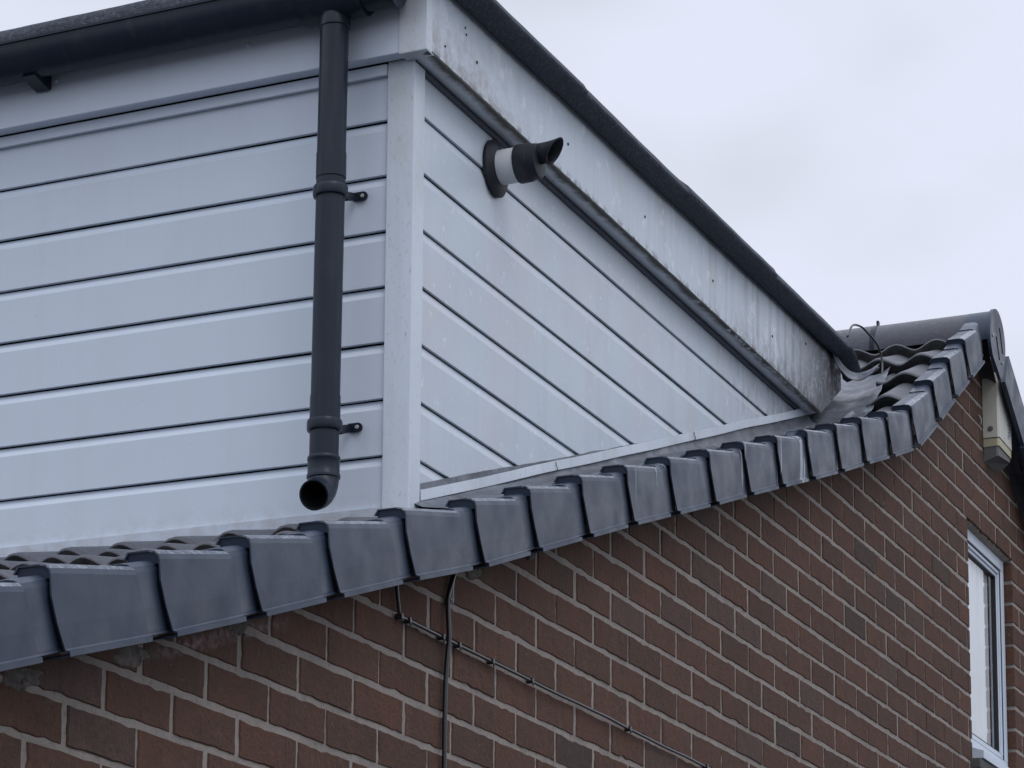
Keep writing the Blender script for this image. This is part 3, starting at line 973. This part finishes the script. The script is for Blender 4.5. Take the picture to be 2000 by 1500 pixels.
# fascia corner piece
bm = bmesh.new()
prism_x(bm, [(CF - .0035, 1.2065), (CF - .0035, 1.423), (CF + .062, 1.423), (CF + .062, 1.2065)], FX - .0035, FX)
prism_x(bm, [(CF - .0035, 1.2068), (CF - .0035, 1.423), (CF - .0005, 1.423), (CF - .0005, 1.2068)], FX + .0001, FX + .028)
prism_x(bm, [(CF - .003, 1.2045), (CF - .003, 1.2064), (CF + .062, 1.2064), (CF + .062, 1.2045)], FX - .003, FX + .038)
o = from_bm("fascia_corner", bm, CORNER, dormer)
# nail holes and screws
for (x, z) in ((.236, 1.299), (.799, 1.300), (1.366, 1.302), (1.924, 1.306), (-.528, 1.254), (-.345, 1.287), (2.269, 1.384), (-.415, 1.343), (-.409, 1.329)):
    bm = bmesh.new()
    rr = .0035 if x > -.4 else .0025
    lathe(bm, [(0, .0001), (0, rr), (.001, rr * 1.2)], (x, CF - .0018, z), (0, 1, 0), 10)
    from_bm("nail_hole", bm, VOID, cf)
for (y, z) in ((.68, 1.298), (1.191, 1.304)):
    bm = bmesh.new()
    lathe(bm, [(0, .0001), (0, .003), (.003, .005), (.005, .0052)], (FX - .005, y, z), (1, 0, 0), 12)
    from_bm("screw_cap", bm, UPVC, ff, True)
# felt-covered roof with its drip edges
bm = bmesh.new()
prof = [(DY + .05, .002), (DY - .03, .012), (DY - .078, .006), (DY - .090, -.002), (DY - .104, -.020), (DY - .114, -.038), (DY - .1155, -.043), (DY - .110, -.049), (DY - .096, -.058), (DY - .084, -.066), (DY - .074, -.068), (CF - .001, -.056), (CF - .001, -.03)]
n = 420
g = []
for i in range(n + 1):
    x = FX - .02 + (2.74 - FX) * i / n
    T = 1.447 + .0165 * (x + .34) + .0025 * N(x * 1.8)
    lap = .0065 if int((x + 1.34) / .78) % 2 else 0
    row = []
    for (y, w) in prof:
        yy = y; zz_ = T + w + .0018 * N(x * 7, y * 20, 3)
        if y < DY - .09: yy -= lap + .0015 * N(x * 9, w * 30)
        if w > 0: zz_ += lap * .6
        if x > 2.58:            # the end is folded down
            tt = (x - 2.58) / .16
            zz_ -= .055 * tt * tt; yy += .012 * tt
        row.append(bm.verts.new((x, yy, zz_)))
    g.append(row)
for p, q in zip(g, g[1:]):
    for j in range(len(prof) - 1): bm.faces.new((p[j], p[j + 1], q[j + 1], q[j])).smooth = True
bm.faces.new(g[-1]); bm.faces.new(g[0][::-1])
# front edge of the felt
prof2 = [(DX + .1, 1.452), (FX + .00, 1.452), (FX - .040, 1.446), (FX - .056, 1.436), (FX - .063, 1.420), (FX - .064, 1.395), (FX - .060, 1.378), (FX - .052, 1.374), (FX - .012, 1.385), (FX - .001, 1.40)]
n = 90
g = []
for i in range(n + 1):
    y = CF - .052 + (DYE - CF) * (i / n) ** 1.5
    g.append([bm.verts.new((x + .002 * N(y * 6, z * 20), y, z - .006 + .003 * N(y * 4, z * 9, 5) + .0015 * N(y * 17, 2))) for x, z in prof2])
for p, q in zip(g, g[1:]):
    for j in range(len(prof2) - 1): bm.faces.new((p[j], p[j + 1], q[j + 1], q[j])).smooth = True
bm.faces.new(g[0])
# deck
prism_y(bm, [(FX, 1.415), (FX, 1.435), (2.76, 1.478), (2.76, 1.45)], DY + .02, DYE)
from_bm("felt_roof", bm, FELT, dormer)

# ------------------------------------------------------------------ gutter
gutter = empty("gutter", (-.695, .30, 1.36), "black half-round gutter along the dormer's front fascia under the felt edge", "gutter")
GX, GZ, GR = FX - .058, 1.368, .055
bm = bmesh.new()
n = 16
def gsec(r, lip=True):
    pts = [(GX + r * math.cos(a), GZ + r * 1.33 * math.sin(a)) for a in (math.pi + math.pi * i / n for i in range(n + 1))]
    return pts
outer = gsec(GR); inner = gsec(GR - .0025)[::-1]
sec = [(GX - GR - .004, GZ + .004), (GX - GR - .004, GZ - .002)] + outer + [(GX + GR, GZ + .006), (GX + GR - .0025, GZ + .006)] + inner + [(GX - GR + .002, GZ + .004)]
ys = [DY - .012 + (DYE - DY) * i / 40 for i in range(41)]
g = [[bm.verts.new((x, y, z + .001 * N(y * 2, 4))) for x, z in sec] for y in ys]
for p, q in zip(g, g[1:]):
    for i in range(len(sec)): bm.faces.new((p[i], p[(i + 1) % len(sec)], q[(i + 1) % len(sec)], q[i]))
o = from_bm("channel", bm, BLACK, gutter); autosmooth(o, 40)
bm = bmesh.new()
pts = [(GX - GR - .005, GZ + .005)] + gsec(GR + .0035) + [(GX + GR + .003, GZ + .005)]
prism_y(bm, pts, DY - .0165, DY - .0045)
o = from_bm("stop_end", bm, BLACK, gutter); autosmooth(o, 40)
for by in (1.222, 2.1, 3.0):
    bm = bmesh.new()
    prism_y(bm, [(FX - .0005, GZ - .020), (FX - .0005, GZ - .082), (FX - .008, GZ - .088), (FX - .018, GZ - .087), (GX + .006, GZ - GR * 1.33 - .0075), (GX - .02, GZ - GR * 1.33 - .003), (GX - .01, GZ - .066), (GX + .04, GZ - .046)], by - .018, by + .018)
    from_bm("bracket", bm, BLACK, gutter)
PY = .4345
bm = bmesh.new()
prism_y(bm, [(x, z - .001) for x, z in gsec(GR + .006)] + gsec(GR + .001)[::-1], PY - .075, PY + .075)
lathe(bm, [(0, .030), (.020, .0355), (.038, .0355), (.040, .031)], (GX, PY, GZ - GR * 1.33 + .012), (0, 0, -1), 32)
o = from_bm("outlet", bm, BLACK, gutter); autosmooth(o, 40)

# ------------------------------------------------------------------ downpipe
pipe = empty("downpipe", (GX, PY, .19), "black plastic downpipe with a turned-out shoe in front of the white boards", "drainpipe")
PXx = GX
PB = lambda z: (PXx, PY + .0065 * (1.3 - z), z)       # hangs a little off plumb
bm = bmesh.new()
tube(bm, [PB(z) for z in (1.285, .95, .6, .275)], .0322, 36)
o = from_bm("pipe", bm, BLACK, pipe, True); autosmooth(o, 40)
for z in (.975, .420):                                   # slip sockets above each clip
    bm = bmesh.new()
    lathe(bm, [(0, .0323), (.0, .0335), (.058, .0337), (.060, .0323)], PB(z), (0, 0, -1), 36)
    autosmooth(from_bm("pipe_joint", bm, BLACK, pipe), 35)
for (z, yo) in ((.885, 0), (.352, 0)):
    c = PB(z)
    bm = bmesh.new()
    lathe(bm, [(0, .032), (0, .0375), (.004, .0390), (.020, .0390), (.024, .0375), (.024, .032)], (c[0], c[1], c[2] + .013), (0, 0, -1), 36)
    clp = from_bm("pipe_clip", bm, BLACK, pipe); autosmooth(clp, 40)
    bm = bmesh.new()
    a = Vector((c[0] + .034, c[1] - .022, c[2] - .001)); b = Vector((DX - .0165, c[1] - .012, c[2] + .022))
    d = (b - a).normalized(); side = Vector((0, 0, 1))
    w_ = .0085
    for y_ in (0,):
        vs = []
        for P_, wd in ((a, .0105), (b, w_)):
            for s1 in (-1, 1):
                for s2 in (-1, 1): vs.append(bm.verts.new(P_ + Vector((0, s1 * .004, 0)) + side * s2 * wd))
        for f in ((0, 1, 3, 2), (4, 6, 7, 5), (0, 4, 5, 1), (2, 3, 7, 6), (0, 2, 6, 4), (1, 5, 7, 3)): bm.faces.new([vs[i] for i in f])
    n = 14     # rounded fixing pad flat on the board
    pts = [(b.y - .020 + .010 * math.cos(t), b.z + .010 * math.sin(t)) for t in (math.pi / 2 + math.pi * i / n for i in range(n + 1))]
    pts += [(b.y + .004, b.z - .010), (b.y + .004, b.z + .010)]
    prism_x(bm, pts, DX - .0185, DX - .0135)
    from_bm("fixing_arm", bm, BLACK, clp)
    bm = bmesh.new()
    lathe(bm, [(0, .0001), (0, .0035), (.002, .005)], (DX - .0205, b.y - .018, b.z), (1, 0, 0), 12)
    from_bm("screw", bm, SCREW, clp)
# shoe
c = PB(.30)
bm = bmesh.new()
lathe(bm, [(0, .0322), (0, .0345), (.003, .0362), (.008, .0362), (.010, .0350), (.038, .0350), (.041, .0368), (.048, .0368), (.050, .033)], (c[0], c[1], .284), (0, 0, -1), 36)
ctr = Vector((c[0], c[1], .240)); out_d = Vector((-.93, -.03, -.36)).normalized()
path = []
for i in range(13):
    t = i / 12
    a_ = t * R(72)
    path.append(ctr + Vector((0, 0, -1)) * (.050 * math.sin(a_)) + Vector((out_d.x, out_d.y, 0)).normalized() * .050 * (1 - math.cos(a_)))
path.append(path[-1] + (path[-1] - path[-2]).normalized() * .016)
rings = tube(bm, path, [.0338] * 13 + [.0338], 36, cap=False)
d_ = (path[-1] - path[-2]).normalized()
inn = [bm.verts.new(path[-1] + (v.co - path[-1]) * .90) for v in rings[-1]]
for j in range(36): bm.faces.new((rings[-1][j], rings[-1][(j + 1) % 36], inn[(j + 1) % 36], inn[j]))
shoe = from_bm("shoe", bm, BLACK, pipe); autosmooth(shoe, 40)
bm = bmesh.new()
p2 = [path[-1] - d_ * .0005] + [path[k_] for k_ in range(12, 2, -1)]
tube(bm, p2, .0302, 28)
bmesh.ops.delete(bm, geom=[f for f in bm.faces if len(f.verts) > 4 and (f.calc_center_median() - path[-1]).length < .01], context='FACES')
bmesh.ops.reverse_faces(bm, faces=bm.faces)
from_bm("shoe_inside", bm, VOID, shoe, True, normals=False)

# ------------------------------------------------------------------ boiler flue
flue = empty("boiler_flue", (-.112, DY - .012, 1.122), "short black and white boiler flue poking out of the dormer's side boards", "flue")
fo = Vector((-.112, DY - .0125, 1.120)); fd = Vector((0, -1, .02))
bm = bmesh.new()
lathe(bm, [(-.006, .068), (.003, .069), (.008, .062), (.013, .051), (.015, .0425)], fo, fd, 48)
autosmooth(from_bm("wall_seal", bm, RUBBER, flue), 50)
bm = bmesh.new()
lathe(bm, [(.0, .0415), (.072, .0415)], fo, fd, 48)
from_bm("outer_sleeve", bm, FLUEW, flue, True)
bm = bmesh.new()
lathe(bm, [(.058, .0418), (.058, .0450), (.061, .0462), (.086, .0458), (.091, .044)], fo, fd, 48)
# stepped terminal head, flattened below
rg = lathe(bm, [(.091, .0438), (.110, .0405), (.112, .034)], fo, fd, 48)
bm.faces.new(rg[-1])
autosmooth(from_bm("terminal_body", bm, RUBBER, flue), 30)
bm = bmesh.new()
no = fo + Vector((.004, 0, .018))
rings = []
for (dd, r, cut) in ((.086, .0250, 0), (.110, .0250, 0), (.128, .0252, .002), (.140, .0268, .009), (.147, .0295, .020)):
    a, b = Vector((1, 0, 0)), Vector((0, 0, 1))
    rings.append([bm.verts.new(no + fd * (dd + cut * math.sin(t) * .9) + (a * math.cos(t) + b * math.sin(t)) * r) for t in (2 * math.pi * j / 40 for j in range(40))])
inn = [[bm.verts.new(v.co + (no + fd * v.co.dot(fd) - no - fd * v.co.dot(fd)) - ((v.co - no) - fd.normalized() * (v.co - no).dot(fd.normalized())).normalized() * .0028) for v in r_] for r_ in rings[::-1]]
allr = rings + inn
for u, v in zip(allr, allr[1:]):
    for j in range(40): bm.faces.new((u[j], u[(j + 1) % 40], v[(j + 1) % 40], v[j]))
nozzle = from_bm("nozzle", bm, RUBBER, flue); autosmooth(nozzle, 40)
bm = bmesh.new()
lathe(bm, [(0, .0001), (0, .0022), (.001, .0022)], fo + Vector((-.0455, -.064, .006)), (1, 0, 0), 10)
from_bm("screw", bm, UPVC, flue)

# ------------------------------------------------------------------ alarm box
alarm = empty("alarm_box", (3.60, 0, 1.36), "cream intruder alarm box high on the brick gable beside the window head", "alarm box")
AX0, AX1, AY = 3.552, 3.778, -.055
bm = bmesh.new()
ztop = [(0, 1.640), (.3, 1.646), (.6, 1.648), (.85, 1.640), (1, 1.622)]
zb0 = 1.405
def slab(bm, za, zb, xs, yf, yb):
    """five-sided plan with a soft ridge down the front"""
    lo = [bm.verts.new((x, y, z)) for (x, y), z in zip(((xs[0], yb), (xs[0], yf + .006), (xs[0] + .007, yf), (xs[1] - .03, yf + .002), (xs[1], yf + .011), (xs[1], yb)), zb)]
    hi = [bm.verts.new((x, y, z)) for (x, y), z in zip(((xs[0], yb), (xs[0], yf + .006), (xs[0] + .007, yf), (xs[1] - .03, yf + .002), (xs[1], yf + .011), (xs[1], yb)), za)]
    n = 6
    bm.faces.new(lo[::-1]); bm.faces.new(hi)
    for i in range(n): bm.faces.new((lo[i], lo[(i + 1) % n], hi[(i + 1) % n], hi[i]))
slab(bm, (1.627, 1.622, 1.620, 1.612, 1.600, 1.606), (1.394,) * 6, (AX0, AX1), AY, -.001)
ab = from_bm("cover", bm, CREAM, alarm)
bm = bmesh.new()
slab(bm, (1.391,) * 6, (1.362, 1.364, 1.364, 1.366, 1.368, 1.366), (AX0 + .002, AX1 - .002), AY + .002, -.001)
from_bm("lower_band", bm, CREAMY, alarm)
bm = bmesh.new()
slab(bm, (1.3610, 1.3630, 1.3630, 1.3650, 1.3670, 1.3650), (1.310, 1.328, 1.330, 1.350, 1.356, 1.325), (AX0 + .004, AX1 - .006), AY + .006, -.001)
from_bm("underside", bm, CREAMD, alarm)
bm = bmesh.new()
lathe(bm, [(0, .0001), (.001, .008), (.004, .010)], (AX0 - .004, -.026, 1.425), (1, 0, 0), 16)
from_bm("cover_bolt", bm, BOLT, alarm)
bm = bmesh.new()
# faint vertical lettering, worn past reading: short blue strokes
random.seed(5)
zc_ = 1.585
while zc_ > 1.425:
    wq = random.uniform(.008, .018)
    x_ = 3.690 + random.uniform(-.006, .006)
    box(bm, x_, x_ + random.uniform(.015, .035), AY - .0006, AY + .0018, zc_ - .0022, zc_)
    if random.random() < .6: box(bm, x_, x_ + .004, AY - .0006, AY + .0018, zc_ - wq, zc_ - .0026)
    zc_ -= wq + .002
from_bm("faded_lettering", bm, BLUEINK, ab)
random.seed(23)
bm = bmesh.new()
tube(bm, smoothpath([(3.475, -.004, 1.455), (3.485, -.010, 1.44), (3.49, -.006, 1.425)], 4), .003, 8)
tag(from_bm("cable_stub", bm, CABLEW, None, True), "tiny pale cable stub sticking out of the brick left of the alarm box", "cable")

# ------------------------------------------------------------------ cables on the gable
def cable(name, pts, r, mat, label, n=6):
    bm = bmesh.new()
    tube(bm, smoothpath(pts, n), r, 10)
    o = from_bm(name, bm, mat, None, True)
    tag(o, label, "cable"); return o
def clipmesh(bm, x, z, vert=False):
    box(bm, x - .0045, x + .0045, -.0155, -.0005, z - .0055, z + .0055, .0015)
    lathe(bm, [(0, .0001), (.001, .0025), (.003, .003)], (x, -.017, z - .008 if not vert else z), (0, 1, 0), 10)
hp = [(-1.300, -.022, -.10), (-1.300, -.010, -.158), (-1.292, -.010, -.205), (-1.283, -.010, -.226)]
x = -1.25
hpts = hp[:]
while x < 6.0:
    hpts.append((x, -.0095 - .0012 * abs(N(x * 4)), -.2275 + .0035 * N(x * 2.3, 8) + .0012 * N(x * 9)))
    x += .09
hc = cable("horizontal_cable", hpts, .0036, CABLE, "thin black cable clipped along a mortar joint across the brick gable", 3)
for cx in (-1.283, -1.245, -1.085, -1.005, -.834, -.62, -.026, .52, 1.1, 1.7):
    bm = bmesh.new(); clipmesh(bm, cx, -.2275)
    from_bm("cable_clip", bm, CABLE, hc)
vpts = [(-1.005, -.02, -.02), (-1.024, -.010, -.082), (-1.046, -.010, -.118), (-1.058, -.0095, -.150), (-1.061, -.013, -.20), (-1.063, -.015, -.229), (-1.064, -.0125, -.26)]
z = -.33
while z > -2.4:
    vpts.append((-1.066 - .012 * (-z - .33) / 1.0 * .3 + .0015 * N(z * 6), -.0095, z)); z -= .12
vc = cable("vertical_cable", vpts, .0050, CABLE, "thicker black cable running straight down the brick gable", 4)
bm = bmesh.new()
clipmesh(bm, -1.052, -.150, True)
from_bm("cable_clip", bm, CABLE, vc)
cable("cable_tail", [(-1.000, -.018, -.05), (-1.022, -.010, -.088), (-1.034, -.010, -.118), (-1.034, -.010, -.150)], .0020, CABLEW, "short pale cable end beside the top of the vertical cable")
cable("roof_wire", [(2.60, .20, 1.50), (2.66, .20, 1.555), (2.74, .195, 1.575), (2.80, .19, 1.572), (2.86, .175, 1.548), (2.88, .165, 1.50), (2.86, .16, 1.44), (2.83, .16, 1.39), (2.75, .165, 1.36)], .0035, CABLE, "loose black wire arching over the end of the felt roof edge")
